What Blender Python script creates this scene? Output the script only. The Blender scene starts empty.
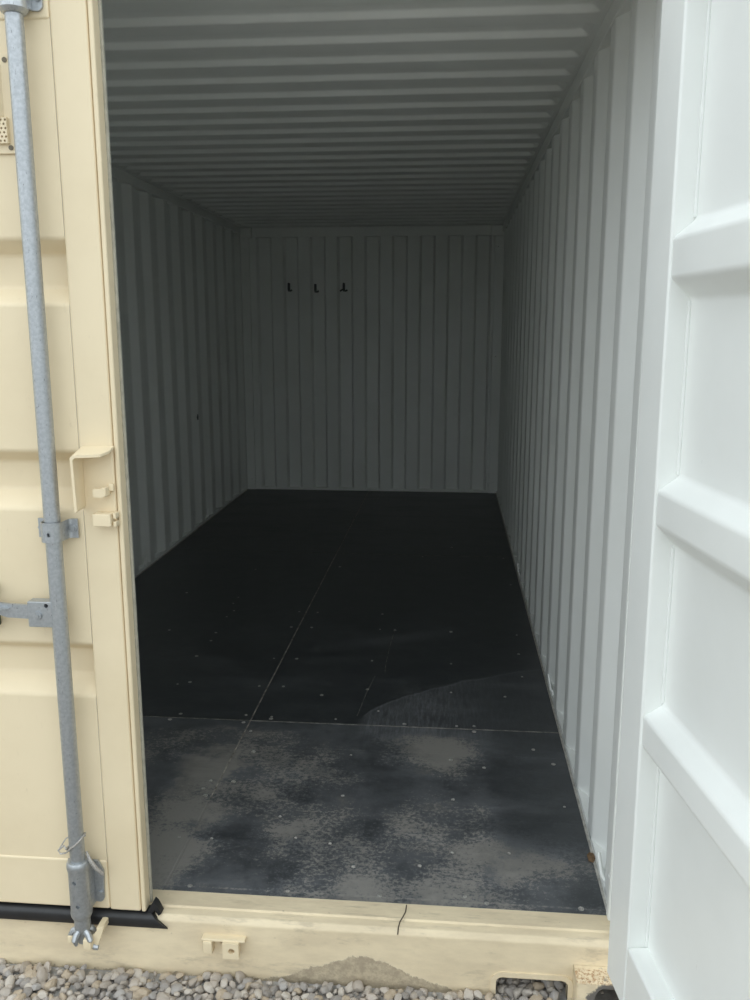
import bpy, bmesh, math, random
from mathutils import Vector, Matrix
import numpy as np
random.seed(7)
S = bpy.context.scene
COL = S.collection

# ------------------------------------------------------------------ camera
F_PX, PITCH, YAW = 855.0, 0.197, 0.088
CAM = Vector((1.906, -2.004, 1.489))
FWD = Vector((-math.sin(YAW)*math.cos(PITCH), math.cos(YAW)*math.cos(PITCH), -math.sin(PITCH)))
RGT = Vector((math.cos(YAW), math.sin(YAW), 0))
UPV = RGT.cross(FWD)
cd = bpy.data.cameras.new('camera'); cam = bpy.data.objects.new('camera', cd); COL.objects.link(cam)
cd.sensor_fit = 'VERTICAL'; cd.sensor_height = 36.0; cd.lens = F_PX/1000*36.0
cd.clip_start = 0.02; cd.clip_end = 200
m = Matrix.Identity(4)
for i in range(3):
    m[i][0] = RGT[i]; m[i][1] = UPV[i]; m[i][2] = -FWD[i]; m[i][3] = CAM[i]
cam.matrix_world = m
S.camera = cam

# ------------------------------------------------------------------ sky, exposure
S.view_settings.view_transform = 'Standard'; S.view_settings.look = 'None'
S.view_settings.exposure = 0.0; S.view_settings.gamma = 1.0
S.view_settings.use_curve_mapping = False
S.cycles.max_bounces = 24; S.cycles.diffuse_bounces = 20; S.cycles.glossy_bounces = 8
W_ = bpy.data.worlds.new('overcast_sky'); S.world = W_; W_.use_nodes = True
nt = W_.node_tree; nt.nodes.clear()
tc = nt.nodes.new('ShaderNodeTexCoord'); sx = nt.nodes.new('ShaderNodeSeparateXYZ')
nt.links.new(tc.outputs['Generated'], sx.inputs[0])
mr = nt.nodes.new('ShaderNodeMapRange'); mr.inputs[1].default_value = 0; mr.inputs[2].default_value = 1
mr.inputs[3].default_value = 0.90; mr.inputs[4].default_value = 1.25      # bright even overcast
nt.links.new(sx.outputs[2], mr.inputs[0])
bg = nt.nodes.new('ShaderNodeBackground'); bg.inputs[0].default_value = (0.88, 0.953, 1.0, 1)
SKY = 1.74
mm = nt.nodes.new('ShaderNodeMath'); mm.operation = 'MULTIPLY'; mm.inputs[1].default_value = SKY
nt.links.new(mr.outputs[0], mm.inputs[0]); nt.links.new(mm.outputs[0], bg.inputs[1])
wo = nt.nodes.new('ShaderNodeOutputWorld'); nt.links.new(bg.outputs[0], wo.inputs[0])

# ------------------------------------------------------------------ materials
class NB:
    def __init__(s, name):
        s.m = bpy.data.materials.new(name); s.m.use_nodes = True
        s.t = s.m.node_tree; s.b = s.t.nodes['Principled BSDF']
        s.co = s.t.nodes.new('ShaderNodeTexCoord').outputs['Object']
        s._xyz = None
    def lk(s, a, inp):
        if hasattr(a, 'links'): s.t.links.new(a, inp)
        elif isinstance(a, (tuple, list)): inp.default_value = (*a, 1) if len(a) == 3 and inp.type == 'RGBA' else a
        else: inp.default_value = a
    def xyz(s):
        if not s._xyz:
            n = s.t.nodes.new('ShaderNodeSeparateXYZ'); s.t.links.new(s.co, n.inputs[0]); s._xyz = n.outputs
        return s._xyz
    def ma(s, op, a, b=0.0, clamp=False):
        n = s.t.nodes.new('ShaderNodeMath'); n.operation = op; n.use_clamp = clamp
        s.lk(a, n.inputs[0]); s.lk(b, n.inputs[1]); return n.outputs[0]
    def noise(s, scale, detail=4, rough=0.6, sc=(1, 1, 1), loc=(0, 0, 0), co=None):
        mp = s.t.nodes.new('ShaderNodeMapping'); mp.inputs['Scale'].default_value = sc; mp.inputs['Location'].default_value = loc
        s.t.links.new(co or s.co, mp.inputs[0])
        n = s.t.nodes.new('ShaderNodeTexNoise'); n.inputs['Scale'].default_value = scale
        n.inputs['Detail'].default_value = detail; n.inputs['Roughness'].default_value = rough
        s.t.links.new(mp.outputs[0], n.inputs[0]); return n.outputs[0]
    def rng(s, v, a, b, c=0.0, d=1.0):
        n = s.t.nodes.new('ShaderNodeMapRange'); n.clamp = True; n.interpolation_type = 'SMOOTHSTEP'
        s.lk(v, n.inputs[0])
        for i, k in enumerate((a, b, c, d)): n.inputs[i+1].default_value = k
        return n.outputs[0]
    def mix(s, f, a, b):
        n = s.t.nodes.new('ShaderNodeMix'); n.data_type = 'RGBA'
        s.lk(f, n.inputs[0]); s.lk(a, n.inputs[6]); s.lk(b, n.inputs[7]); return n.outputs[2]
    def bump(s, h, strength=0.2, dist=0.005):
        n = s.t.nodes.new('ShaderNodeBump'); n.inputs['Strength'].default_value = strength; n.inputs['Distance'].default_value = dist
        s.lk(h, n.inputs['Height']); s.t.links.new(n.outputs[0], s.b.inputs['Normal'])
    def done(s, col, rough=0.5, metal=0.0, spec=0.5):
        s.lk(col, s.b.inputs['Base Color']); s.lk(rough, s.b.inputs['Roughness']); s.lk(metal, s.b.inputs['Metallic'])
        s.b.inputs['Specular IOR Level'].default_value = spec
        return s.m

CREAM = (0.78, 0.66, 0.455)
def mat_cream(name='cream_paint', grime=0.25):
    n = NB(name)
    a = n.noise(3.0, 5, .6); b = n.noise(40, 4, .7, (1, 1, .5))
    c = n.mix(n.rng(a, .35, .75), CREAM, (CREAM[0]*.93, CREAM[1]*.92, CREAM[2]*.9))
    c = n.mix(n.ma('MULTIPLY', n.rng(b, .62, .8), grime), c, (.42, .33, .2))
    n.bump(n.noise(120, 3), .08, .002)
    return n.done(c, .5)
def mat_sill():
    n = NB('worn_cream_paint'); x, y, z = n.xyz()
    a = n.noise(5, 6, .65, (1, 3, 3)); b = n.noise(45, 5, .7); st = n.noise(18, 5, .7, (.35, 2.5, 1))
    c = n.mix(n.rng(a, .3, .7), CREAM, (.65, .54, .37))
    c = n.mix(n.rng(st, .54, .70, 0, .5), c, (.38, .315, .22))
    c = n.mix(n.rng(b, .66, .76, 0, .7), c, (.3, .24, .16))
    # dried mud splashed on the face of the sill
    q = n.ma('DIVIDE', n.ma('SUBTRACT', x, 1.70), .15)
    h = n.ma('ADD', -.178, n.ma('MULTIPLY', .088, n.ma('EXPONENT', n.ma('MULTIPLY', n.ma('MULTIPLY', q, q), -1.0))))
    h = n.ma('ADD', h, n.ma('MULTIPLY', n.ma('SUBTRACT', n.noise(11, 7, .78), .5), .075))
    d = n.ma('SUBTRACT', h, z)
    mud = n.rng(d, -.001, .004)
    front = n.rng(y, -.082, -.088)
    mud = n.ma('MULTIPLY', mud, front)
    mc = n.mix(n.rng(b, .4, .65), (.30, .245, .175), (.46, .385, .27))
    c = n.mix(n.ma('MULTIPLY', mud, .82), c, mc)
    n.bump(n.ma('ADD', n.ma('MULTIPLY', b, .3), n.ma('MULTIPLY', mud, n.ma('ADD', .4, b))), .5, .004)
    return n.done(c, .6)
def mat_white(name='grey_white_paint', col=(.835, .852, .825), scuff=.3):
    n = NB(name)
    a = n.noise(2.5, 4, .6); b = n.noise(30, 4, .75, (1, 1, .25))
    c = n.mix(n.rng(a, .3, .7), col, (col[0]*.95, col[1]*.95, col[2]*.945))
    c = n.mix(n.ma('MULTIPLY', n.rng(b, .7, .78), scuff), c, (.32, .31, .28))
    n.bump(n.noise(150, 3), .06, .002)
    return n.done(c, .45)
def mat_galv():
    n = NB('galvanised_steel')
    a = n.noise(130, 3, .6); b = n.noise(260, 2, .5, (1, 1, .3)); v = n.rng(a, .3, .7)
    c = n.mix(v, (.46, .48, .495), (.38, .40, .415))
    c = n.mix(n.rng(b, .68, .74, 0, .8), c, (.16, .16, .16))
    n.bump(b, .1, .001)
    return n.done(c, n.rng(a, .3, .7, .36, .46), .75)
def mat_flat(name, col, rough=.6, metal=0.0, var=.25, scale=40):
    n = NB(name); a = n.noise(scale, 4)
    return n.done(n.mix(n.rng(a, .3, .7), col, tuple(k*(1-var) for k in col)), rough, metal)
def mat_floor():
    n = NB('black_plywood_floor'); x, y, z = n.xyz()
    big = n.noise(2.2, 6, .62); mid = n.noise(9, 7, .72); fine = n.noise(60, 6, .75)
    grain = n.noise(14, 6, .8, (6, .6, 1)); speck = n.noise(110, 4, .7)
    base = n.mix(n.rng(mid, .35, .7), (.030, .034, .037), (.044, .048, .051))
    brk = n.noise(70, 9, .85, (.9, 1.1, 1)); pat = n.noise(3.2, 3, .5, (1, 1, 1), (1.3, 5.2, 0))
    # worn, dusty front row of sheets, patchy, with doorway daylight painted in
    lit_film = n.ma('MULTIPLY', n.rng(y, 1.034, 1.030), n.rng(n.noise(4.5, 6, .68, loc=(4, 7, 0)), .36, .58, .10, .46))
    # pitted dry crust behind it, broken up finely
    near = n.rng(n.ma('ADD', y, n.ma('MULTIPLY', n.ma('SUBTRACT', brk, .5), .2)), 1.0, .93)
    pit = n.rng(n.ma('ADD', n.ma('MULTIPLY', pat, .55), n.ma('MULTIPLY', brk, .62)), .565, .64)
    d1 = n.ma('ADD', lit_film, n.ma('MULTIPLY', n.ma('MULTIPLY', pit, near), .48))
    # strip by the right wall that stayed clean
    clean = n.rng(n.ma('ADD', x, n.ma('MULTIPLY', n.ma('SUBTRACT', brk, .5), .25)), 2.03, 2.12, 0, 1)
    clean = n.ma('MULTIPLY', clean, n.rng(y, .12, .40))
    d1 = n.ma('MULTIPLY', d1, n.ma('SUBTRACT', 1.0, n.ma('MULTIPLY', clean, .75)))
    # tan dust dragged along the joint on the left
    tr = n.ma('ABSOLUTE', n.ma('SUBTRACT', x, n.ma('ADD', 1.10, n.ma('MULTIPLY', n.ma('SUBTRACT', mid, .5), .35))))
    d1 = n.ma('ADD', d1, n.ma('MULTIPLY', n.ma('MULTIPLY', n.rng(tr, .17, .04), n.rng(y, 1.02, .9)), .34))
    # thin dust lines swept across the sheet
    for y0, k in ((.025, .35), (.42, .10), (.83, .22)):
        d1 = n.ma('ADD', d1, n.ma('MULTIPLY', n.rng(n.ma('ABSOLUTE', n.ma('SUBTRACT', y, y0)), .006, .001), n.ma('MULTIPLY', n.rng(fine, .42, .58), k)))
    # a curved drag mark further in
    q = n.ma('SUBTRACT', n.ma('SUBTRACT', y, 1.93), n.ma('MULTIPLY', n.ma('SUBTRACT', x, 1.55), .42))
    drag = n.ma('MULTIPLY', n.rng(n.ma('ABSOLUTE', q), .11, .0), n.rng(n.ma('ABSOLUTE', n.ma('SUBTRACT', x, 1.66)), .48, .1))
    d1 = n.ma('ADD', d1, n.ma('MULTIPLY', drag, n.rng(grain, .3, .6, .12, .42)))
    # dried puddle with a curved rim, right half
    u = n.ma('SUBTRACT', x, 1.58)
    rim = n.ma('ADD', 1.08, n.ma('MULTIPLY', .60, n.ma('POWER', n.ma('MAXIMUM', n.ma('DIVIDE', u, .8), 0.0), .62)))
    rim = n.ma('ADD', rim, n.ma('MULTIPLY', n.ma('SUBTRACT', n.noise(7, 3), .5), .10))
    e = n.ma('SUBTRACT', rim, y)
    ins = n.ma('MULTIPLY', n.rng(e, -.004, .008), n.rng(u, -.02, .03))
    fade = n.rng(x, 2.2, 1.75, .30, 1.0)
    d2 = n.ma('MULTIPLY', n.ma('MULTIPLY', ins, fade), n.ma('ADD', .26, n.ma('MULTIPLY', n.rng(grain, .42, .62), .55)))
    d2 = n.ma('MULTIPLY', d2, n.rng(y, .85, 1.05))
    line = n.ma('MULTIPLY', n.ma('MULTIPLY', n.rng(n.ma('ABSOLUTE', e), .012, .002), n.rng(u, -.02, .03)), .45)
    # swept dust arcs deeper inside
    sw = n.noise(3.2, 5, .7, (.55, 1.6, 1), (3, 1, 0))
    d3 = n.ma('MULTIPLY', n.rng(sw, .46, .70, 0, .36), .8)
    d4 = n.rng(speck, .72, .80, 0, .25)
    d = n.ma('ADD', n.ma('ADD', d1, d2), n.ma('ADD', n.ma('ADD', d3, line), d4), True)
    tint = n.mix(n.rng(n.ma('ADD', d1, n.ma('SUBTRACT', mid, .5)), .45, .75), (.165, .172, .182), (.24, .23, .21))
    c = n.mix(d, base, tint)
    n.bump(n.ma('ADD', mid, n.ma('MULTIPLY', fine, .4)), .05, .003)
    return n.done(c, n.ma('ADD', .36, n.ma('MULTIPLY', d, .4)), 0, .45)
def mat_stone(name, island):
    n = NB(name)
    if island:
        r = n.t.nodes.new('ShaderNodeNewGeometry').outputs['Random Per Island']
    else:
        r = n.t.nodes.new('ShaderNodeObjectInfo').outputs['Random']
    cr = n.t.nodes.new('ShaderNodeValToRGB'); n.t.links.new(r, cr.inputs[0])
    e = cr.color_ramp; e.interpolation = 'CONSTANT'
    cols = [(c[0]*.97, c[1]*.90, c[2]*.83) for c in [(.46, .44, .41), (.36, .35, .34), (.52, .49, .45), (.30, .29, .28), (.42, .39, .35), (.48, .42, .33), (.40, .40, .40), (.56, .54, .50)]]
    e.elements[0].color = (*cols[0], 1); e.elements[1].position = 1/8; e.elements[1].color = (*cols[1], 1)
    for i in range(2, 8):
        q = e.elements.new(i/8); q.color = (*cols[i], 1)
    c = n.mix(n.rng(n.noise(160, 4, .7), .4, .7, 0, .35), cr.outputs[0], (.2, .19, .18))
    n.bump(n.noise(220, 4), .3, .003)
    return n.done(c, .8)
def mat_cast():
    n = NB('rusty_cream_casting'); x, y, z = n.xyz()
    a = n.noise(130, 6, .75); top = n.rng(z, -.085, -.078)
    c = n.mix(n.rng(n.noise(20, 5), .4, .7), CREAM, (.65, .54, .37))
    c = n.mix(n.ma('MULTIPLY', n.ma('MULTIPLY', top, n.rng(y, -.096, -.106)), n.rng(a, .46, .60, 0, .85)), c, (.36, .17, .06))
    c = n.mix(n.rng(n.noise(30, 6, .8, loc=(5, 2, 1)), .64, .7, 0, .9), c, (.09, .085, .08))
    dx = n.ma('SUBTRACT', x, 2.322); dz = n.ma('SUBTRACT', z, -.134)
    rr = n.ma('SQRT', n.ma('ADD', n.ma('MULTIPLY', dx, dx), n.ma('MULTIPLY', dz, dz)))
    rr = n.ma('ADD', rr, n.ma('MULTIPLY', n.ma('SUBTRACT', n.noise(40, 5, .7), .5), .05))
    c = n.mix(n.rng(rr, .058, .050, 0, .9), c, (.07, .07, .075))
    n.bump(a, .3, .003)
    return n.done(c, .6)

M_CREAM = mat_cream(); M_SILL = mat_sill(); M_WHITE = mat_white(); M_DOORW = M_WHITE
M_GALV = mat_galv(); M_FLOOR = mat_floor(); M_RUB = mat_flat('black_rubber', (.022, .022, .023), .45, 0, .4, 25)
M_CAST = mat_cast()
M_SCREW = mat_flat('worn_screw_steel', (.62, .60, .56), .45, .6, .5, 200)
M_STONE = mat_stone('crushed_stone', False); M_STONES = mat_stone('crushed_stones_far', True)
M_WIRE = mat_flat('twisted_wire', (.55, .52, .48), .5, .3, .6, 400)
M_HOOK = mat_flat('dark_hook_steel', (.13, .14, .14), .6, .2)
M_LEAF = mat_flat('dry_leaf', (.20, .12, .06), .8, 0, .5, 120)
M_STRAND = mat_flat('dark_strand', (.05, .035, .025), .8)
M_SEALANT = mat_flat('dusty_sealant', (.52, .50, .45), .7, 0, .4, 30)
M_EARTH = mat_flat('grey_earth', (.38, .365, .34), .95, 0, .3, 60)
M_WOOD = mat_flat('steel_crossmember', (.12, .10, .08), .8)

# ------------------------------------------------------------------ helpers
def link(o, parent=None):
    COL.objects.link(o)
    if parent: o.parent = parent
    return o
def tag(o, label=None, cat=None, group=None, kind=None):
    if label: o['label'] = label
    if cat: o['category'] = cat
    if group: o['group'] = group
    if kind: o['kind'] = kind
    return o
def empty(name, loc=(0, 0, 0), rz=0.0):
    o = bpy.data.objects.new(name, None); o.location = loc; o.rotation_euler = (0, 0, rz); o.empty_display_size = .1
    return link(o)
def fin(name, bm, mats, parent=None, smooth=None, recalc=True, sel=None):
    bm.normal_update()
    if recalc: bmesh.ops.recalc_face_normals(bm, faces=bm.faces)
    if not isinstance(mats, (list, tuple)): mats = [mats]
    bm.normal_update()
    if sel:
        for f in bm.faces: f.material_index = sel(f)
    me = bpy.data.meshes.new(name); bm.to_mesh(me); bm.free()
    for k in mats: me.materials.append(k)
    if smooth is not None:
        for p in me.polygons: p.use_smooth = True
        me.set_sharp_from_angle(angle=math.radians(smooth))
    o = link(bpy.data.objects.new(name, me), parent)
    if smooth is not None:
        w = o.modifiers.new('weighted_normals', 'WEIGHTED_NORMAL'); w.mode = 'FACE_AREA'; w.weight = 50; w.keep_sharp = True
    return o
def box(bm, x0, x1, y0, y1, z0, z1, bev=0.0, seg=2):
    t = bmesh.new()
    vs = [t.verts.new((x, y, z)) for x in (x0, x1) for y in (y0, y1) for z in (z0, z1)]
    for q in ((0, 1, 3, 2), (4, 6, 7, 5), (0, 4, 5, 1), (2, 3, 7, 6), (0, 2, 6, 4), (1, 5, 7, 3)):
        t.faces.new([vs[i] for i in q])
    bmesh.ops.recalc_face_normals(t, faces=t.faces)
    if bev: bmesh.ops.bevel(t, geom=list(t.edges), offset=bev, segments=seg, profile=.5, affect='EDGES')
    merge(bm, t)
def merge(bm, t):
    me = bpy.data.meshes.new('_'); t.to_mesh(me); t.free(); bm.from_mesh(me); bpy.data.meshes.remove(me)
def extrude(bm, pts, fmap, c0, c1):
    """closed polygon pts (a,b) swept between c0 and c1; fmap(a,b,c) -> position"""
    A = [bm.verts.new(fmap(a, b, c0)) for a, b in pts]; B = [bm.verts.new(fmap(a, b, c1)) for a, b in pts]
    n = len(pts)
    for i in range(n): bm.faces.new((A[i], A[(i+1) % n], B[(i+1) % n], B[i]))
    bm.faces.new(A); bm.faces.new(B[::-1])
def sheet(bm, line, fmap, c0, c1, t, flip=1):
    """open polyline given thickness t along b, swept between c0 and c1"""
    pts = list(line) + [(a, b+t*flip) for a, b in reversed(line)]
    n = len(line); N = len(pts)
    A = [bm.verts.new(fmap(a, b, c0)) for a, b in pts]; B = [bm.verts.new(fmap(a, b, c1)) for a, b in pts]
    for i in range(N):
        f = bm.faces.new((A[i], A[(i+1) % N], B[(i+1) % N], B[i]))
        f.material_index = 0 if i < n-1 else 1
    for i in range(n-1):
        j = N-1-i
        for L in (A, B): bm.faces.new((L[i], L[i+1], L[j-1], L[j]))
def holed(bm, a0, a1, b0, b1, hole, fmap, c0, c1):
    ca = sum(p[0] for p in hole)/len(hole); cb = sum(p[1] for p in hole)/len(hole)
    out = []
    for a, b in hole:
        da, db = a-ca, b-cb
        t = 1e9
        if da > 1e-9: t = min(t, (a1-ca)/da)
        if da < -1e-9: t = min(t, (a0-ca)/da)
        if db > 1e-9: t = min(t, (b1-cb)/db)
        if db < -1e-9: t = min(t, (b0-cb)/db)
        out.append([ca+da*t, cb+db*t])
    for c in ((a0, b0), (a0, b1), (a1, b0), (a1, b1)):
        k = min(range(len(out)), key=lambda i: (out[i][0]-c[0])**2+(out[i][1]-c[1])**2); out[k] = list(c)
    n = len(hole); L = {}
    for key, pts, c in (('o0', out, c0), ('o1', out, c1), ('h0', hole, c0), ('h1', hole, c1)):
        L[key] = [bm.verts.new(fmap(p[0], p[1], c)) for p in pts]
    for i in range(n):
        j = (i+1) % n
        for u, v in (('o0', 'h0'), ('o1', 'h1'), ('o0', 'o1'), ('h0', 'h1')):
            bm.faces.new((L[u][i], L[u][j], L[v][j], L[v][i]))
def oval(ca, cb, ra, rb, n=24, p=1.0):
    o = []
    for i in range(n):
        t = 2*math.pi*i/n; c, s = math.cos(t), math.sin(t)
        o.append((ca+ra*math.copysign(abs(c)**p, c), cb+rb*math.copysign(abs(s)**p, s)))
    return o
def tube(bm, path, r, n=12, cap=True):
    path = [Vector(p) for p in path]; rings = []
    up = Vector((0, 0, 1))
    d0 = (path[1]-path[0]).normalized()
    if abs(d0.dot(up)) > .9: up = Vector((1, 0, 0))
    a = d0.cross(up).normalized()
    rs = r if isinstance(r, (list, tuple)) else [r]*len(path)
    for i, p in enumerate(path):
        d = (path[min(i+1, len(path)-1)]-path[max(i-1, 0)])
        d = d.normalized() if d.length > 1e-9 else d0
        a = (a-d*a.dot(d)).normalized(); b = d.cross(a)
        rings.append([bm.verts.new(p+(a*math.cos(2*math.pi*k/n)+b*math.sin(2*math.pi*k/n))*rs[i]) for k in range(n)])
    for i in range(len(rings)-1):
        for k in range(n):
            bm.faces.new((rings[i][k], rings[i][(k+1) % n], rings[i+1][(k+1) % n], rings[i+1][k]))
    if cap: bm.faces.new(rings[0][::-1]); bm.faces.new(rings[-1])
def lathe(bm, x, y, prof, n=20):
    """prof: list of (z, r) around a vertical axis"""
    tube_path = [(x, y, z) for z, r in prof]
    rings = [[bm.verts.new((x+r*math.cos(2*math.pi*k/n), y+r*math.sin(2*math.pi*k/n), z)) for k in range(n)] for z, r in prof]
    for i in range(len(rings)-1):
        for k in range(n): bm.faces.new((rings[i][k], rings[i][(k+1) % n], rings[i+1][(k+1) % n], rings[i+1][k]))
    bm.faces.new(rings[0][::-1]); bm.faces.new(rings[-1])
def cut(o, p0, p1, r, n=14):
    """drill a real round hole into o; points in o's own space"""
    bm = bmesh.new(); tube(bm, [p0, p1], r, n); bm.normal_update(); bmesh.ops.recalc_face_normals(bm, faces=bm.faces)
    me = bpy.data.meshes.new('_'); bm.to_mesh(me); bm.free()
    c = bpy.data.objects.new('_', me); COL.objects.link(c); c.parent = o.parent
    c.location = o.location; c.rotation_euler = o.rotation_euler
    o.modifiers.clear()
    b = o.modifiers.new('b', 'BOOLEAN'); b.operation = 'DIFFERENCE'; b.object = c; b.solver = 'EXACT'; b.use_self = True
    bpy.context.view_layer.update()
    new = bpy.data.meshes.new_from_object(o.evaluated_get(bpy.context.evaluated_depsgraph_get()))
    o.modifiers.clear(); o.data = new
    bpy.data.objects.remove(c)
    w = o.modifiers.new('weighted_normals', 'WEIGHTED_NORMAL'); w.weight = 50; w.keep_sharp = True
def px(u, v, z=None, y=None, x=None):
    d = FWD + RGT*((u-375)/F_PX) + UPV*((500-v)/F_PX)
    if z is not None: t = (z-CAM.z)/d.z
    elif y is not None: t = (y-CAM.y)/d.y
    else: t = (x-CAM.x)/d.x
    return CAM+d*t
def fillet(pts, r, seg=4):
    out = [pts[0]]
    for i in range(1, len(pts)-1):
        p0, p, p1 = (Vector(q) for q in pts[i-1:i+2])
        a = (p0-p); b = (p1-p); k = min(r, a.length*.45, b.length*.45)
        s = p+a.normalized()*k; e = p+b.normalized()*k
        for j in range(seg+1):
            t = j/seg; out.append(tuple(s*(1-t)**2+p*2*t*(1-t)+e*t*t))
    out.append(pts[-1]); return out

# ------------------------------------------------------------------ the shell of the container
W, L, ZC = 2.34, 5.87, 2.385
# floor: dark steel underframe carrying plywood sheets
bm = bmesh.new()
for k in range(14):
    y0 = .14+k*.43
    box(bm, -.02, W+.02, y0, y0+.05, -.15, -.029)
floor = tag(fin('floor', bm, M_WOOD), 'black plywood sheet floor of the container, dusty near the doorway', 'floor', kind='structure')
G = .0022
rows = [(0.0, 1.032), (1.032, 3.575), (3.575, 5.868)]
panels = []
for (y0, y1) in rows:
    for (x0, x1) in ((0.002, 1.152), (1.152, W-.002)):
        bm = bmesh.new(); dz = random.uniform(-.0012, .0)
        box(bm, x0+G, x1-G, y0+G, y1-G, -.028, dz, .0015, 1)
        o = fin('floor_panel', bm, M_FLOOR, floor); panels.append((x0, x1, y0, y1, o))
# pale dirt packed in the joints
bm = bmesh.new()
box(bm, 1.150, 1.154, .46, 5.86, -.02, -.0012)
for yy in (1.032, 3.575): box(bm, .003, W-.003, yy-.0021, yy+.0021, -.02, -.0013)
jd = fin('joint_dirt', bm, mat_flat('joint_dirt', (.42, .39, .34), .9, 0, .7, 25), floor)
bm = bmesh.new(); box(bm, 1.1495, 1.1545, .003, .46, -.02, -.0008); fin('joint_dirt', bm, M_FLOOR, floor)
# screws, where the photograph shows them
C1 = [(377,268),(325,352),(310,370),(312,392),(290,410),(258,458),(243,482),(200,528),(180,606),(143,612),(508,395),(563,397),(484,441),(545,442),(432,535),(500,536),(388,618),(460,619),(575,645),(726,542),(712,628),(152,701),(125,711),(348,705),(425,710),(617,717),(343,722),(420,722),(170,338),(118,450),(630,260)]
C2 = [(97,402),(90,448),(135,450),(303,455),(303,551),(53,627),(303,637),(85,693),(516,590),(465,650),(500,465),(506,522),(163,735),(320,740),(372,738),(372,750),(482,314),(460,235),(305,202),(218,230)]
C3 = [(332,93),(340,155),(212,242),(190,265),(200,287),(280,245),(608,287),(420,349),(467,413),(570,430),(640,500),(633,165),(118,412),(215,415),(150,557),(443,573),(720,585)]
C4 = [(262,173),(268,287),(266,440),(172,478),(558,185),(590,308),(358,195),(57,563),(365,587),(638,602),(303,567),(430,442),(500,143)]
spots = [(130+a/3, 480+b/3) for a, b in C1]+[(350+a/3, 480+b/3) for a, b in C2]+[(140+a/3, 700+b/3) for a, b in C3]+[(360+a/2.885, 700+b/2.885) for a, b in C4]
bm = bmesh.new(); lathe(bm, 0, 0, [(-.004, .0105), (.0006, .0105), (.0014, .008), (.0009, .003)], 10)
scr = None
for (u, v) in spots:
    p = px(u, v, z=0)
    for (x0, x1, y0, y1, po) in panels:
        if x0 <= p.x < x1 and y0 <= p.y < y1:
            if scr is None: o = scr = fin('screw', bm, M_SCREW, po, 40)
            else: o = scr.copy(); link(o); o.parent = po
            k = random.uniform(.4, .8)
            o.location = (min(max(p.x, x0+.02), x1-.02), min(max(p.y, y0+.02), y1-.02), 0); o.scale = (k, k, 1); o.rotation_euler = (0, 0, random.random()*6)
            break
# long pale scratches scored into a sheet, seen as thin lines
def scratch(pts, w=.0016):
    bm = bmesh.new()
    pp = [px(u, v, z=.0004) for u, v in pts]
    tube(bm, pp, w*.5, 5); return fin('scratch', bm, mat_sc, floor)
mat_sc = mat_flat('scratch_dust', (.42, .39, .34), .9, 0, .8, 30)
scratch([(395, 629), (390, 646), (386, 663), (385, 672)]); scratch([(375, 676), (366, 694), (357, 716)])

# side walls: vertical corrugation
def corr_line(y0, y1, first, pitch, flat, slope, depth):
    """(along, depth) polyline: 0 = the flat nearest the room"""
    pts = []; k = first
    while k > y0: k -= pitch
    rec = pitch-flat-2*slope
    while k < y1+pitch:
        pts += [(k-flat/2, 0), (k+flat/2, 0), (k+flat/2+slope, depth), (k+flat/2+slope+rec, depth)]
        k += pitch
    o = []
    for i in range(len(pts)-1):
        a, b = pts[i], pts[i+1]
        if b[0] < y0 or a[0] > y1: continue
        def at(yv): t = (yv-a[0])/(b[0]-a[0]); return (yv, a[1]+(b[1]-a[1])*t)
        if a[0] < y0: o.append(at(y0))
        elif not o or o[-1] != a: o.append(a)
        if b[0] > y1: o.append(at(y1)); break
        o.append(b)
    return o
YW0, YW1 = .052, 5.862
def wall(name, side, label):
    s = 1 if side == 'r' else -1
    X0 = W if side == 'r' else 0.0
    line = fillet(corr_line(YW0, YW1, .352 if side == 'r' else .288, .2925, .076, .068, .036), .010, 3)
    bm = bmesh.new()
    sheet(bm, line, lambda a, b, c: (X0+s*b, a, c), .012, 2.335, .002)
    w = tag(fin(name, bm, [M_WHITE, M_CREAM], None, 25), label, 'wall', kind='structure')
    bm = bmesh.new(); box(bm, min(X0, X0+s*.055), max(X0, X0+s*.055), .0, L, -.17, .020, .003, 2)
    fin('bottom_rail', bm, [M_WHITE], w, 40)
    bm = bmesh.new(); xs = sorted((X0-s*.004, X0+s*.06)); box(bm, xs[0], xs[1], .0, L+.04, 2.328, 2.40, .006, 2)
    fin('top_rail', bm, [M_WHITE], w, 40)
    bm = bmesh.new(); box(bm, *sorted((X0-s*.007, X0+s*.004)), .001, L-.01, -.02, .0035, .0025, 2)
    fin('sealant_bead', bm, M_SEALANT, w, 40)
    for yy in (.13, 1.36, 3.06, 4.47):
        bm = bmesh.new()
        tube(bm, [(X0+s*.012, yy-.03, .014), (X0-s*.006, yy-.02, .045), (X0-s*.012, yy, .095), (X0-s*.006, yy+.012, .06), (X0+s*.004, yy+.03, .014)], .005, 8)
        box(bm, *sorted((X0-s*.001, X0+s*.02)), yy-.035, yy+.035, .008, .024, .003)
        fin('lashing_ring', bm, [M_WHITE], w, 40)
    return w
wl = wall('wall_left', 'l', 'pale grey corrugated steel side wall that runs behind the closed cream door')
wr = wall('wall_right', 'r', 'pale grey corrugated steel side wall beside the open white door')
bm = bmesh.new(); tube(bm, [(-.001, 4.332, .815), (-.004, 4.334, .835), (.0, 4.33, .86)], [.004, .008, .003], 8)
fin('scuff_dent', bm, M_HOOK, wl, 40)
bm = bmesh.new(); tube(bm, [(.02, 1.32, 0), (.0, 1.32, 0)], .005, 8); bm.free()

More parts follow.
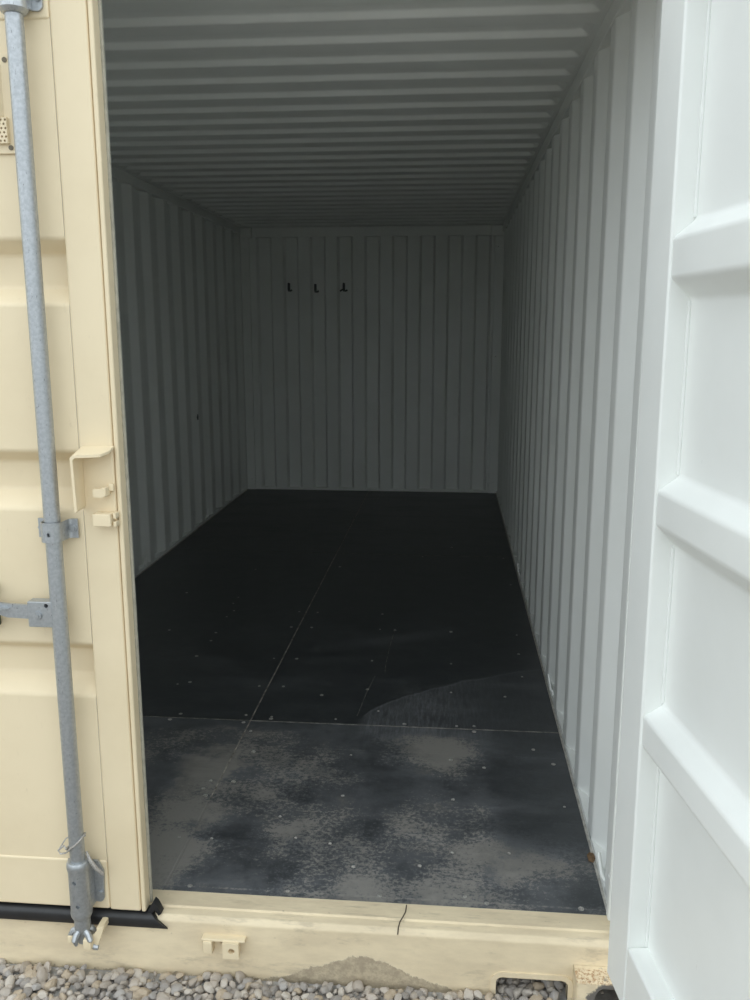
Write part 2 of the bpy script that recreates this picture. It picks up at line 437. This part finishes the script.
# end wall: deeper, tighter corrugation
bl = []
for k in range(-1, 19):
    xa = .14+.1231*k
    inner = (k % 2 != 0)                       # sheet is near the room on odd bands
    d = 0.0 if inner else .045
    bl += [(xa+.009, d), (xa+.1231-.009, d)]
bl = [(max(min(a, W-.0), 0.0), b) for a, b in bl]
bl2 = []
for p in bl:
    if not bl2 or p[0] > bl2[-1][0]+1e-5: bl2.append(p)
bm = bmesh.new(); YB = 5.872
sheet(bm, fillet(bl2, .006, 2), lambda a, b, c: (a, YB+b, c), -.02, 2.31, .002)
wb = tag(fin('wall_back', bm, [M_WHITE, M_CREAM], None, 25), 'pale grey corrugated steel end wall closing the far end', 'wall', kind='structure')
bm = bmesh.new(); box(bm, -.06, W+.06, YB-.006, YB+.07, 2.300, 2.384, .004); fin('top_rail', bm, M_WHITE, wb, 40)
bm = bmesh.new(); box(bm, 0, W, YB-.004, YB+.07, -.15, .018, .003); fin('bottom_rail', bm, M_WHITE, wb, 40)
for s, X0 in ((1, W), (-1, 0.0)):
    bm = bmesh.new(); xs = sorted((X0-s*.075, X0+s*.09)); box(bm, xs[0], xs[1], YB-.02, YB+.09, -.15, 2.30, .01)
    bm2 = None
    fin('corner_post', bm, M_WHITE, wb, 40)
    bm = bmesh.new(); xs = sorted((X0-s*.105, X0+s*.09)); box(bm, xs[0], xs[1], YB-.03, YB+.09, 2.29, 2.383, .012)
    fin('corner_gusset', bm, M_WHITE, wb, 40)
    for zz in (.10, 1.25, 2.2):
        bm = bmesh.new(); xs = sorted((X0-s*.085, X0-s*.035)); 
        tube(bm, [(xs[0], YB-.022, zz), (xs[0]+.01, YB-.034, zz), (xs[1]-.01, YB-.034, zz), (xs[1], YB-.022, zz)], .005, 8)
        fin('lashing_bar', bm, M_WHITE, wb, 40)

# ceiling: cross corrugation that fades out before the rails
prof = []
y = -.05
PY, SL = .2085, .0135
k = .728-4*PY
prof.append((-.10, 0.0))
while k < 5.86:
    # near side high, far side low: the slope that looks at the doorway
    prof += [(k-SL/2, .020), (k+SL/2, 0.0), (k+PY/2-SL/2, 0.0), (k+PY/2+SL/2, .020)]
    k += PY
prof = [(a, b) for a, b in prof if .08 < a < 5.84]
prof = [(-.06, 0.0), (.08, 0.0)] + [p for p in prof if p[0] > .09] + [(5.85, 0.0), (5.95, 0.0)]
prof = fillet(prof, .006, 2)
xs = [-.05, .022, .032, .042, .052, W-.052, W-.042, W-.032, W-.022, W+.05]
wt = [0, 0, .35, .8, 1, 1, .8, .35, 0, 0]
bm = bmesh.new(); lay = []
for top in (0, 1):
    g = [[bm.verts.new((x, a, ZC+w*b+top*.002)) for a, b in prof] for x, w in zip(xs, wt)]
    lay.append(g)
    for i in range(len(xs)-1):
        for j in range(len(prof)-1):
            f = bm.faces.new((g[i][j], g[i][j+1], g[i+1][j+1], g[i+1][j])); f.material_index = top
nI, nJ = len(xs)-1, len(prof)-1
a, b = lay
for i in range(nI):
    bm.faces.new((a[i][0], a[i+1][0], b[i+1][0], b[i][0])); bm.faces.new((a[i][nJ], a[i+1][nJ], b[i+1][nJ], b[i][nJ]))
for j in range(nJ):
    bm.faces.new((a[0][j], a[0][j+1], b[0][j+1], b[0][j])); bm.faces.new((a[nI][j], a[nI][j+1], b[nI][j+1], b[nI][j]))
tag(fin('ceiling', bm, [M_WHITE, M_CREAM], None, 30), 'pale grey roof sheet pressed into narrow cross ribs', 'ceiling', kind='structure')

# ------------------------------------------------------------------ doorway frame
# sill
YS = -.090
bm = bmesh.new()
top = fillet([(.004, -.001), (-.055, -.001), (-.0555, -.006), (-.081, -.0085), (YS, -.022), (YS, -.034)], .004, 3)
loop = top + [(YS+.012, -.034), (.004, -.030)]
extrude(bm, loop, lambda a, b, c: (c, a, b), -.03, 2.372)
# face plate with the notch near the corner
def arc(cx, cz, r, t0, t1, n=5): return [(cx+r*math.cos(t0+(t1-t0)*i/n), cz+r*math.sin(t0+(t1-t0)*i/n)) for i in range(n+1)]
nx0, nx1, nz = 2.046, 2.226, -.122
face = [(-.03, -.034), (-.03, -.19), (nx0, -.19)] + arc(nx0+.016, nz-.016, .016, math.pi, math.pi/2) + arc(nx1-.016, nz-.016, .016, math.pi/2, 0) + [(nx1, -.19), (2.2375, -.19), (2.2375, -.0755), (2.372, -.0755), (2.372, -.034)]
extrude(bm, face, lambda a, b, c: (a, c, b), YS, YS+.012)
sill = tag(fin('trim_1', bm, M_SILL, None, 35), 'worn cream steel door sill with mud splash, along the gravel', 'door sill', kind='structure')
bm = bmesh.new()
inner = [(nx0, -.19)] + arc(nx0+.016, nz-.016, .016, math.pi, math.pi/2) + arc(nx1-.016, nz-.016, .016, math.pi/2, 0) + [(nx1, -.19)]
outer = [(nx0-.014, -.19)] + arc(nx0+.016, nz-.016, .030, math.pi, math.pi/2) + arc(nx1-.016, nz-.016, .030, math.pi/2, 0) + [(nx1+.010, -.19)]
extrude(bm, outer + inner[::-1], lambda a, b, c: (a, c, b), YS-.004, YS+.03)
fin('notch_rim', bm, M_SILL, sill, 35)
# cam keepers welded to the sill
def keeper(x):
    bm = bmesh.new()
    box(bm, x, x+.115, YS-.020, YS+.002, -.060, -.052, .003)
    box(bm, x+.004, x+.030, YS-.024, YS+.002, -.096, -.058, .006)
    fin_o = fin('cam_keeper', bm, M_CREAM, sill, 40)
    bm = bmesh.new()
    holed(bm, x+.058, x+.100, -.100, -.056, oval(x+.081, -.078, .0085, .0075, 16), lambda a, b, c: (a, c, b), YS-.028, YS-.016)
    box(bm, x+.060, x+.068, YS-.018, YS+.002, -.094, -.058, .002)
    fin('keeper_lug', bm, M_CREAM, fin_o, 40)
    cut(sill, (x+.047, YS-.02, -.070), (x+.047, YS+.03, -.070), .0075)
    return fin_o
keeper(1.288)
# corner posts
def post(name, s, X0, label):
    bm = bmesh.new()
    xs = sorted((X0-s*.002, X0+s*.052)); box(bm, xs[0], xs[1], -.088, .056, -.02, 2.30, .006)
    xs = sorted((X0-s*.010, X0+s*.052)); box(bm, xs[0], xs[1], -.02, .008, -.0, 2.30, .004)
    o = tag(fin(name, bm, [M_WHITE, M_CREAM], None, 40, sel=lambda f: 1 if (f.normal.y < -.5 and f.calc_center_median().y < -.07) or f.normal.x*s > .5 else 0), label, 'corner post', kind='structure')
    return o
pr = post('trim_2', 1, W, 'white steel corner post between corrugated wall and open door')
pl = post('trim_3', -1, 0.0, 'white steel corner post behind the closed cream door')
cut(pr, (W-.03, -.004, .122), (W+.030, -.004, .122), .008)
# casting on the right foot
bm = bmesh.new()
cx0, cx1, cy0, cy1, cz0, cz1 = 2.238, 2.400, -.147, .015, -.192, -.0765
holed(bm, cx0+.004, cx1, cz0, cz1-.004, oval(2.322, -.134, .040, .046, 28, .8), lambda a, b, c: (a, c, b), cy0, cy0+.028)
box(bm, cx0, cx1, cy0+.002, cy1, cz1-.02, cz1, .004)
box(bm, cx0, cx0+.014, cy0+.002, cy1, cz0, cz1-.008, .004)
box(bm, cx1-.014, cx1, cy0+.002, cy1, cz0, cz1-.008, .004)
cast = fin('corner_casting', bm, M_CAST, pr, 40)
bm = bmesh.new(); box(bm, cx0+.002, cx1-.002, cy1-.012, cy1+.004, cz0, cz1-.004, .003); fin('casting_back', bm, M_CAST, cast, 40)
# header over the doors
bm = bmesh.new(); box(bm, -.05, W+.05, -.09, .03, 2.285, 2.42, .006)
tag(fin('trim_4', bm, [M_CREAM], None, 40), 'cream steel header beam over the doorway', 'door header', kind='structure')

# ------------------------------------------------------------------ doors
ZB, ZT = .004, 2.275
RIBS = [(1.687, 1.655, 1.582, 1.545), (1.208, 1.180, 1.112, 1.070), (.733, .708, .642, .598)]
def door_shell(root, fmap, w, face_in, face_out, edge_mats, pa, pb, zrail):
    """fmap(a, d, z): a along the leaf, d = 0 at the inner face and .05 at the outer"""
    D = .050
    def tubebox(name, a0, a1, z0, z1):
        t = bmesh.new(); box(t, a0, a1, 0, D, z0, z1, .006, 3)
        for v in t.verts: v.co = Vector(fmap(*v.co))
        nrm = (Vector(fmap(0, 1, 0))-Vector(fmap(0, 0, 0))).normalized()
        pick = lambda f: 0 if f.normal.dot(nrm) > .5 or (edge_mats and f.normal.dot(nrm) > -.5) else 1
        return fin(name, t, [face_out, face_in], root, 35, True, pick)
    tubebox('stile', 0, pa, ZB, ZT); tubebox('stile', pb, w, ZB, ZT)
    tubebox('bottom_rail', pa, pb, ZB+.002, zrail); tubebox('top_rail', pa, pb, 2.135, ZT-.002)
    ln = [(.140, .0445)]
    for (a, b, c, d) in reversed(RIBS): ln += [(d, .0445), (c, .0045), (b, .0045), (a, .0445)]
    ln.append((2.140, .0445)); ln = fillet(ln, .008, 4)
    bm = bmesh.new()
    sheet(bm, ln, lambda z, d, a: fmap(a, d, z), pa+.0005, pb-.0005, .002)
    o = fin('panel', bm, [face_in, face_out], root, 30)
    return o
XE = 1.1275
# closed left leaf
d1 = tag(empty('door_1', (0.02, -.095, 0)), 'closed cream container door leaf with grey locking rod', 'door', kind='structure')
O1 = Vector(d1.location)
def f1(a, d, z): return (a, .050-d, z)
wd = XE-.0008-.02
door_shell(d1, f1, wd, M_DOORW, M_CREAM, True, .100, 1.044-.02, .146)
def loc1(o): return o
def fin1(name, bm, mat, parent=None, sm=40, **k):
    """world-space mesh made a part of the closed door"""
    for v in bm.verts: v.co = v.co-O1
    return fin(name, bm, mat, parent or d1, sm, **k)
bm = bmesh.new(); box(bm, XE+.0012, 1.1400, -.0955, -.060, ZB, ZT, .004, 3); fin1('edge_channel', bm, M_CREAM)
bm = bmesh.new(); box(bm, XE+.001, 1.1430, -.0560, -.046, ZB, ZT, .002, 2); fin1('edge_seal', bm, mat_flat('pale_seal', (.50, .475, .39), .6))
bm = bmesh.new(); box(bm, XE-.002, 1.1365, -.061, -.048, ZB+.004, ZT-.004, .001, 1); fin1('edge_web', bm, M_CREAM)
# rubber gasket along the foot of the leaf, its end cut at a slant
gp = fillet([(a_, b_-.004) for a_, b_ in [(-.060, .003), (-.090, .003), (-.102, -.004), (-.104, -.020), (-.099, -.036), (-.0915, -.036), (-.0915, -.012), (-.060, -.006)]], .006, 3)
bm = bmesh.new()
A = [bm.verts.new((0.0, a, b)) for a, b in gp]; B = []
for a, b in gp: B.append(bm.verts.new((1.150+max(0, -b)*1.1+max(0, -.09-a)*.5, a, b)))
n = len(gp)
for i in range(n): bm.faces.new((A[i], A[(i+1) % n], B[(i+1) % n], B[i]))
bm.faces.new(A); bm.faces.new(B[::-1])
gask = fin1('gasket', bm, M_RUB)
bm = bmesh.new()
extrude(bm, [(1.140, -.002), (1.158, .030), (1.166, .022), (1.178, -.004), (1.170, -.010), (1.160, .006), (1.154, -.004)], lambda a, b, c: (a, c, b), -.088, -.066)
fin1('gasket_end', bm, M_RUB, d1)
# bent guard plate
def L_guard():
    y0, y1 = -.0955, -.150
    bm = bmesh.new()
    def gm(a, b, c):                                # top flange droops towards its outer edge
        t = (y0-c)/(y0-y1)
        return (a+(.003*t if b < 1.1 else 0), c, b-(.013*t if b > 1.19 else 0))
    extrude(bm, [(1.046, 1.074), (1.046, 1.215), (1.053, 1.222), (1.112, 1.224), (1.112, 1.218), (1.057, 1.215), (1.052, 1.210), (1.052, 1.080)], gm, y0, y1)
    def gt(a, b, c): return (a, b, c-.013*(y0-b)/(y0-y1))
    extrude(bm, [(1.111, y0), (1.111, y1), (1.118, y1+.002), (1.130, y1+.022), (1.130, y0)], gt, 1.2182, 1.2240)
    return fin1('lock_guard', bm, M_CREAM)
L_guard()
def catch(z0):
    bm = bmesh.new()
    extrude(bm, fillet([(1.086, 1.108), (1.085, 1.127), (1.104, 1.127), (1.110, 1.130), (1.116, 1.112), (1.106, 1.107)], .003, 2), lambda a, b, c: (a, c, b), -.1275, -.120)
    box(bm, 1.104, 1.116, -.126, -.0955, 1.109, 1.130, .002)
    box(bm, 1.114, 1.126, -.106, -.0955, 1.118, 1.136, .003)
    return fin1('seal_catch', bm, M_CREAM)
catch(0)
bm = bmesh.new(); box(bm, 1.080, 1.124, -.128, -.0955, 1.038, 1.068, .003)
box(bm, 1.126, 1.134, -.120, -.0955, 1.056, 1.069, .002); box(bm, 1.126, 1.134, -.120, -.0955, 1.036, 1.049, .002); box(bm, 1.123, 1.128, -.104, -.0955, 1.036, 1.069)
fin1('stop_block', bm, M_CREAM)
# locking rods
def lock_rod(xr, flip):
    yr = -.1325
    bm = bmesh.new(); lathe(bm, xr, yr, [(.01, .0188), (2.30, .0188)], 24)
    rod = fin1('lock_rod', bm, M_GALV)
    # middle guide
    zc = 1.028
    bm = bmesh.new()
    pts = fillet([(-.050, -.0975), (-.026, -.0975), (-.024, -.142), (-.012, -.1545), (.012, -.1545), (.024, -.142), (.026, -.0975), (.047, -.0975)], .010, 4)
    sheet(bm, [(xr+a, b) for a, b in pts], lambda a, b, c: (a, b, c), zc-.024, zc+.022, .0045, -1)
    g = fin1('rod_guide', bm, M_GALV)
    for xx in (-.040, .036):
        bm = bmesh.new(); tube(bm, [(xr+xx, -.0955, zc), (xr+xx, -.1055, zc)], .0105, 6); tube(bm, [(xr+xx, -.104, zc), (xr+xx, -.109, zc)], .006, 10)
        fin1('bolt', bm, M_GALV, d1).parent = g
    cut(g, Vector((xr+.002, -.170, zc-.005))-O1, Vector((xr+.002, -.150, zc-.005))-O1, .0050)
    # bearings at foot and head
    for zb, sg in ((.092, 1), (2.208, -1)):
        bm = bmesh.new()
        pts = [(xr-.042, zb-.050), (xr+.040, zb-.060), (xr+.048, zb-.052), (xr+.051, zb+.030), (xr+.038, zb+.058), (xr-.042, zb+.058)]
        extrude(bm, fillet(pts, .004, 2), lambda a, b, c: (a, c, b), -.1020, -.0955)
        box(bm, xr-.0262, xr+.0262, -.1325, -.1015, zb-.060, zb+.060, .002)
        lathe(bm, xr, yr, [(zb-.062, .0262), (zb+.062, .0262)], 28)
        lathe(bm, xr, yr, [(zb-.082*sg, .0225), (zb-.074*sg, .0262), (zb-.066*sg, .0275), (zb-.058*sg, .0262)], 24)
        if sg == 1: lathe(bm, xr, yr, [(zb+.05, .0262), (zb+.064, .0290), (zb+.074, .0285), (zb+.080, .0250), (zb+.082, .019)], 24)
        else: lathe(bm, xr, yr, [(zb-.05, .0275), (zb-.066, .030), (zb-.074, .024), (zb-.076, .019)], 24)
        br = fin1('rod_bearing', bm, M_GALV, None, 35)
        for q in ((-.002, .030), (.003, -.036)):
            cut(br, Vector((xr+q[0], -.170, zb+q[1]))-O1, Vector((xr+q[0], -.146, zb+q[1]))-O1, .0054)
        for q in ((.040, -.034), (.038, .026)):
            bm = bmesh.new(); tube(bm, [(xr+q[0], -.1015, zb+q[1]), (xr+q[0], -.1075, zb+q[1])], .0075, 8)
            fin1('bolt', bm, M_GALV, d1).parent = br
    # cam at the foot
    bm = bmesh.new()
    lathe(bm, xr, yr, [(-.066, .008), (-.060, .015), (-.046, .016), (-.036, .014), (-.026, .019), (-.016, .021), (.002, .0205), (.024, .0205)], 20)
    for a0, k in ((195, 1.0), (250, 1.0), (320, 1.15), (20, .9)):
        t = math.radians(a0); c, s_ = math.cos(t), math.sin(t)
        tube(bm, [(xr+.010*c, yr+.010*s_, -.022), (xr+.024*k*c, yr+.024*k*s_, -.028), (xr+.031*k*c, yr+.030*k*s_, -.040), (xr+.026*k*c, yr+.026*k*s_, -.056)], [.008, .0085, .008, .0045], 8)
    tube(bm, [(xr+.022, yr-.012, -.060), (xr+.036, yr-.014, -.066), (xr+.044, yr-.014, -.067)], [.006, .0075, .0065], 10)
    fin1('rod_cam', bm, M_GALV, None, 40)
    return rod
XR = .9855
lock_rod(XR, 0)
# keeper that the cam grips
bm = bmesh.new()
box(bm, XR-.036, XR-.020, YS-.062, YS+.002, -.060, -.036, .006)
box(bm, XR+.008, XR+.032, YS-.072, YS-.050, -.068, -.036, .007)
extrude(bm, fillet([(XR+.022, -.068), (XR+.020, -.040), (XR+.030, -.034), (XR+.052, -.010), (XR+.062, -.008), (XR+.042, -.066)], .004, 2), lambda a, b, c: (a, c, b), YS-.056, YS-.048)
box(bm, XR+.040, XR+.056, YS-.054, YS+.002, -.030, -.012, .003)
fin('cam_keeper', bm, M_CREAM, sill, 40)
# handle: fork on the rod and flat lever running to the hidden edge of the leaf
bm = bmesh.new()
box(bm, .915, .975, -.148, -.118, .794, .858, .003); 
hb = fin1('handle_hub', bm, M_GALV)
bm = bmesh.new(); tube(bm, [(.940, -.148, .824), (.940, -.153, .824)], .0105, 14); tube(bm, [(.940, -.152, .824), (.940, -.156, .824)], .0055, 8)
fin1('bolt', bm, M_GALV, d1).parent = hb
cut(hb, Vector((.962, -.160, .848))-O1, Vector((.962, -.122, .848))-O1, .005)
bm = bmesh.new()
extrude(bm, fillet([(.918, .812), (.918, .846), (.86, .848), (.82, .852), (.60, .856), (.47, .856), (.47, .826), (.60, .824), (.82, .826), (.86, .814)], .006, 2), lambda a, b, c: (a, c, b), -.140, -.132)
extrude(bm, [(.868, .838), (.80, .848), (.62, .848), (.62, .834), (.80, .832), (.84, .832)], lambda a, b, c: (a, c, b), -.150, -.140)
fin1('handle_lever', bm, M_GALV)
bm = bmesh.new(); box(bm, .794, .820, -.150, -.0955, .780, .808, .004); box(bm, .794, .818, -.130, -.0955, .86, .888, .003)
fin1('handle_catch', bm, mat_flat('dark_catch', (.10, .11, .08), .6, .2))
# vent cover
VX0, VX1, VZ0, VZ1 = .745, .950, 1.866, 2.070
bm = bmesh.new(); box(bm, VX0, VX1, -.0985, -.093, VZ0, VZ1, .002)
vent = fin1('vent_cover', bm, M_CREAM)
bm = bmesh.new()
extrude(bm, fillet([(VX0+.018, -.098), (VX0+.030, -.120), (VX1-.034, -.120), (VX1-.020, -.098)], .004, 2), lambda a, b, c: (a, b, c), VZ0+.074, VZ1-.024)
fin1('vent_hood', bm, M_CREAM).parent = vent
bm = bmesh.new(); gx1, gz0, cw, ch = VX1-.012, VZ0+.0205, .0093, .0086
for i in range(19):
    for j in range(6):
        a1 = gx1-i*cw; b0 = gz0+j*ch; of = .0018 if j % 2 else -.0018
        holed(bm, a1-cw, a1, b0, b0+ch, oval(a1-cw/2+of, b0+ch/2, .0024, .0024, 10), lambda a, b, c: (a, c, b), -.1085, -.1065)
box(bm, gx1-19*cw, gx1, -.1066, -.098, gz0-.0012, gz0+.0004); box(bm, gx1-19*cw, gx1, -.1066, -.098, gz0+6*ch-.0004, gz0+6*ch+.001)
box(bm, gx1-.0006, gx1+.001, -.1066, -.098, gz0, gz0+6*ch); box(bm, gx1-19*cw-.001, gx1-19*cw+.0006, -.1066, -.098, gz0, gz0+6*ch)
fin1('vent_grille', bm, M_CREAM).parent = vent
M_RIV = mat_flat('brown_rivet', (.20, .165, .11), .6, 0, .4)
for zz in (VZ0+.012, VZ1-.014):
    for xx in (VX0+.012, VX1-.010):
        bm = bmesh.new(); tube(bm, [(xx, -.0984, zz), (xx, -.1005, zz)], .0055, 10)
        fin1('rivet', bm, M_RIV, d1).parent = vent
# open right leaf
A0 = px(610, 940, x=2.296); ANG = math.radians(97.93)
ux, uy = -math.cos(ANG), -math.sin(ANG)
d2 = tag(empty('door_2', (2.2945, -.205, 0), math.atan2(uy, ux)), 'open white container door leaf with horizontal pressed ribs', 'door', kind='structure')
d2.rotation_euler.x = .0035                       # the leaf sags a touch on its hinges
def f2(a, d, z): return (a, d, z)
door_shell(d2, f2, 1.160, M_DOORW, M_CREAM, False, .118, 1.060, .166)
bm = bmesh.new(); box(bm, -.005, .006, .012, .046, ZB+.06, ZT-.01, .004, 2)
fin('hinge_edge', bm, M_DOORW, d2, 40)
for zz in (.22, .85, 1.5, 2.1):
    bm = bmesh.new(); box(bm, -.078, .03, .0505, .062, zz-.05, zz+.05, .003); tube(bm, [(-.080, .070, zz-.06), (-.080, .070, zz+.06)], .013, 12)
    fin('hinge', bm, M_CREAM, d2, 40)
# weld beads where the panel meets the stile
for (z0, z1) in ((.168, .594), (.737, 1.066), (1.212, 1.541), (1.691, 2.130)):
    bm = bmesh.new(); tube(bm, [(.1195, .0425, z0+(z1-z0)*i/14) for i in range(15)], [random.uniform(.0030, .0045) for i in range(15)], 6)
    fin('weld_bead', bm, M_DOORW, d2, 60)

# ------------------------------------------------------------------ small loose things
def hook(x, z, v):
    bm = bmesh.new(); yb = YB+.044
    box(bm, x-.010, x+.010, yb-.006, yb, z-.035, z+.035, .002)
    tube(bm, [(x-.004, yb-.005, z+.034), (x-.004, yb-.012, z+.02), (x-.004, yb-.016, z-.02), (x, yb-.024, z-.034), (x+.02, yb-.045, z-.036), (x+.034, yb-.052, z-.030)], .008, 8)
    if v: tube(bm, [(x-.004, yb-.016, z-.02), (x-.030, yb-.045, z-.036)], .007, 8)
    return fin('wall_hook', bm, M_HOOK, None, 40)
HL = ['small dark steel hook on the far wall, nearest the side wall behind the closed door',
      'small dark steel hook on the far corrugated wall, middle one of three',
      'small two-pronged dark steel hook on the far corrugated wall']
for i, (u, v) in enumerate(((289, 287), (315.5, 288), (344, 287))):
    p = px(u, v, y=5.91); tag(hook(p.x, p.z, i == 2), HL[i], 'hook', 'hooks on the end wall')
# wire looped on the locking rod
yr = -.1325
bm = bmesh.new()
path = []
for i in range(40):
    t = 2*math.pi*i/26+.6
    r = .0215 + .0007*math.sin(5*t)
    path.append((XR+r*math.cos(t)-(.004 if math.cos(t) < 0 else 0), yr+r*math.sin(t), 0.214+.022*math.cos(t)+.0003*i))
path += [(XR-.032, yr-.004, .212), (XR-.046, yr-.008, .200), (XR-.036, yr-.016, .197), (XR-.020, yr-.020, .203)]
tube(bm, path, .0024, 6)
tube(bm, [(XR-.046, yr-.006, .200), (XR-.030, yr+.004, .226), (XR-.020, yr+.006, .232)], .0016, 6)
tube(bm, [(XR+.019, yr+.010, .190), (XR+.030, yr+.002, .172), (XR+.044, yr+.002, .150), (XR+.058, yr+.014, .124)], [.003, .005, .0055, .0045], 7)
tag(fin('wire_tie', bm, M_WIRE, None, 50), 'pale twisted wire looped around the grey locking rod', 'wire')
# scrap of leaf
p = px(601, 857, z=.006); bm = bmesh.new()
pts = [(-.013, -.022), (.004, -.026), (.014, -.008), (.010, .018), (-.004, .024), (-.015, .006)]
extrude(bm, pts, lambda a, b, c: (a, b, c+.25*abs(a)+.1*b), 0, .002)
o = tag(fin('leaf_scrap', bm, M_LEAF), 'brown dry scrap lying on the floor edge at the corrugated wall', 'leaf'); o.location = (2.330, .245, .003); o.scale = (.8, .8, 1)
# thin strand across the sill
a = px(405.5, 907, z=.0005)
bm = bmesh.new(); tube(bm, [(1.813, -.004, .0012), (1.812, -.03, .0012), (1.806, -.050, .0010), (1.799, -.062, -.0048), (1.796, -.081, -.0070), (1.795, -.0912, -.020)], .0014, 6)
tag(fin('dry_strand', bm, M_STRAND, None, 50), 'thin dark strand lying across the worn cream sill', 'twig')

# ------------------------------------------------------------------ gravel
ZG = -.182
bm = bmesh.new(); box(bm, -300, 300, -300, 300, ZG-.2, ZG)
ground = tag(fin('ground', bm, M_EARTH), 'yard of loose grey crushed stone in front of the container', 'ground', kind='structure')
def stone_mesh(k, sub):
    rnd = random.Random(100+k); bm = bmesh.new()
    bmesh.ops.create_icosphere(bm, subdivisions=sub, radius=1.0)
    sc = Vector((1.0, rnd.uniform(.65, .9), rnd.uniform(.5, .72)))
    cuts = [(Vector((rnd.gauss(0, 1), rnd.gauss(0, 1), rnd.gauss(0, 1))).normalized(), rnd.uniform(.55, .86)) for _ in range(13)]
    for v in bm.verts:
        c = v.co.copy()
        for nrm, dd in cuts:
            e = c.dot(nrm)-dd
            if e > 0: c -= nrm*e*.92
        v.co = Vector((c.x*sc.x, c.y*sc.y, c.z*sc.z))
    return bm
protos = []
for k in range(12):
    bm = stone_mesh(k, 2)
    me = bpy.data.meshes.new('stone'); bm.to_mesh(me); bm.free(); me.materials.append(M_STONE)
    for p_ in me.polygons: p_.use_smooth = True
    me.set_sharp_from_angle(angle=math.radians(22)); protos.append(me)
def inview(x, y, z):
    d = Vector((x, y, z))-CAM; f = d.dot(FWD)
    u = 375+F_PX*d.dot(RGT)/f; v = 500-F_PX*d.dot(UPV)/f
    return u, v
cand = []; rest = []
sp = .0222
j = 0; y = -3.4
R = random.Random(5)
yy = -.34
while yy < .14:
    xx = .45+(j % 2)*sp/2
    while xx < 2.55:
        x = xx+R.uniform(-.3, .3)*sp; y = yy+R.uniform(-.3, .3)*sp
        r = R.uniform(.0085, .0185)*(1.35 if R.random() < .14 else 1)
        z = -.171+R.uniform(-.006, .005)
        blocked = (YS-.012 < y < YS+.03 and not (nx0+.02 < x < nx1-.02)) or (y > YS-.01 and not (nx0-.06 < x < nx1+.1)) or (x > 2.215 and -.165 < y < -.07)
        if not blocked:
            u, v = inview(x, y, z+r*.4)
            seen = -8 < u < 612 and v < 1006 and (y < YS or (nx0-.02 < x < nx1+.02 and y < .03))
            (cand if seen else rest).append((r, x, y, z))
            for q in range(2): rest.append((R.uniform(.007, .010), x+R.uniform(-.5, .5)*sp, y-abs(R.uniform(0, .5))*sp, -.181+R.uniform(-.004, .002)))
        xx += sp
    yy += sp*.87; j += 1
cand.sort(reverse=True)
for i, (r, x, y, z) in enumerate(cand):
    if i >= 300: rest.append((r, x, y, z)); continue
    o = bpy.data.objects.new('stone', protos[i % 12]); link(o, ground)
    o.location = (x, y, z); o.scale = (r*1.12, r*1.12, r*1.12)
    o.rotation_euler = (R.uniform(-.6, .6), R.uniform(-.6, .6), R.uniform(0, 6.28))
# the rest of the yard as one part
sp2 = .030; yy = -3.6; j = 0
while yy < -.30:
    xx = -1.6+(j % 2)*sp2/2
    while xx < 5.2:
        x = xx+R.uniform(-.3, .3)*sp2; y = yy+R.uniform(-.3, .3)*sp2
        if not (.45 < x < 2.55 and y > -.335): rest.append((R.uniform(.013, .022), x, y, -.173+R.uniform(-.006, .004)))
        xx += sp2
    yy += sp2*.87; j += 1
for (xa, xb, ya, yb) in ((-1.6, .45, -.30, YS-.02), (2.55, 5.2, -.30, .3)):
    y = ya
    while y < yb:
        x = xa
        while x < xb:
            rest.append((R.uniform(.013, .022), x+R.uniform(-.01, .01), y+R.uniform(-.01, .01), -.173+R.uniform(-.006, .004))); x += sp2
        y += sp2*.87
lows = []
for k in range(8):
    bm = stone_mesh(40+k, 1); bm.verts.ensure_lookup_table()
    lows.append((np.array([v.co[:] for v in bm.verts]), np.array([[v.index for v in f.verts] for f in bm.faces]))); bm.free()
VV, FF, off = [], [], 0
rg = np.random.default_rng(3)
for i, (r, x, y, z) in enumerate(rest):
    v, f = lows[i % 8]; t = rg.uniform(0, 6.28); c, s = math.cos(t), math.sin(t)
    q = v*r*1.1; q = np.stack([q[:, 0]*c-q[:, 1]*s+x, q[:, 0]*s+q[:, 1]*c+y, q[:, 2]+z], 1)
    VV.append(q); FF.append(f+off); off += len(v)
VV = np.concatenate(VV).astype(np.float32); FF = np.concatenate(FF).astype(np.int32)
me = bpy.data.meshes.new('gravel')
me.vertices.add(len(VV)); me.vertices.foreach_set('co', VV.ravel())
me.loops.add(FF.size); me.loops.foreach_set('vertex_index', FF.ravel())
me.polygons.add(len(FF)); me.polygons.foreach_set('loop_start', np.arange(0, FF.size, 3, dtype=np.int32))
me.update(calc_edges=True); me.materials.append(M_STONES)
tag(link(bpy.data.objects.new('gravel', me), ground), kind='stuff')
print('stones seen', len(cand), 'rest', len(rest))
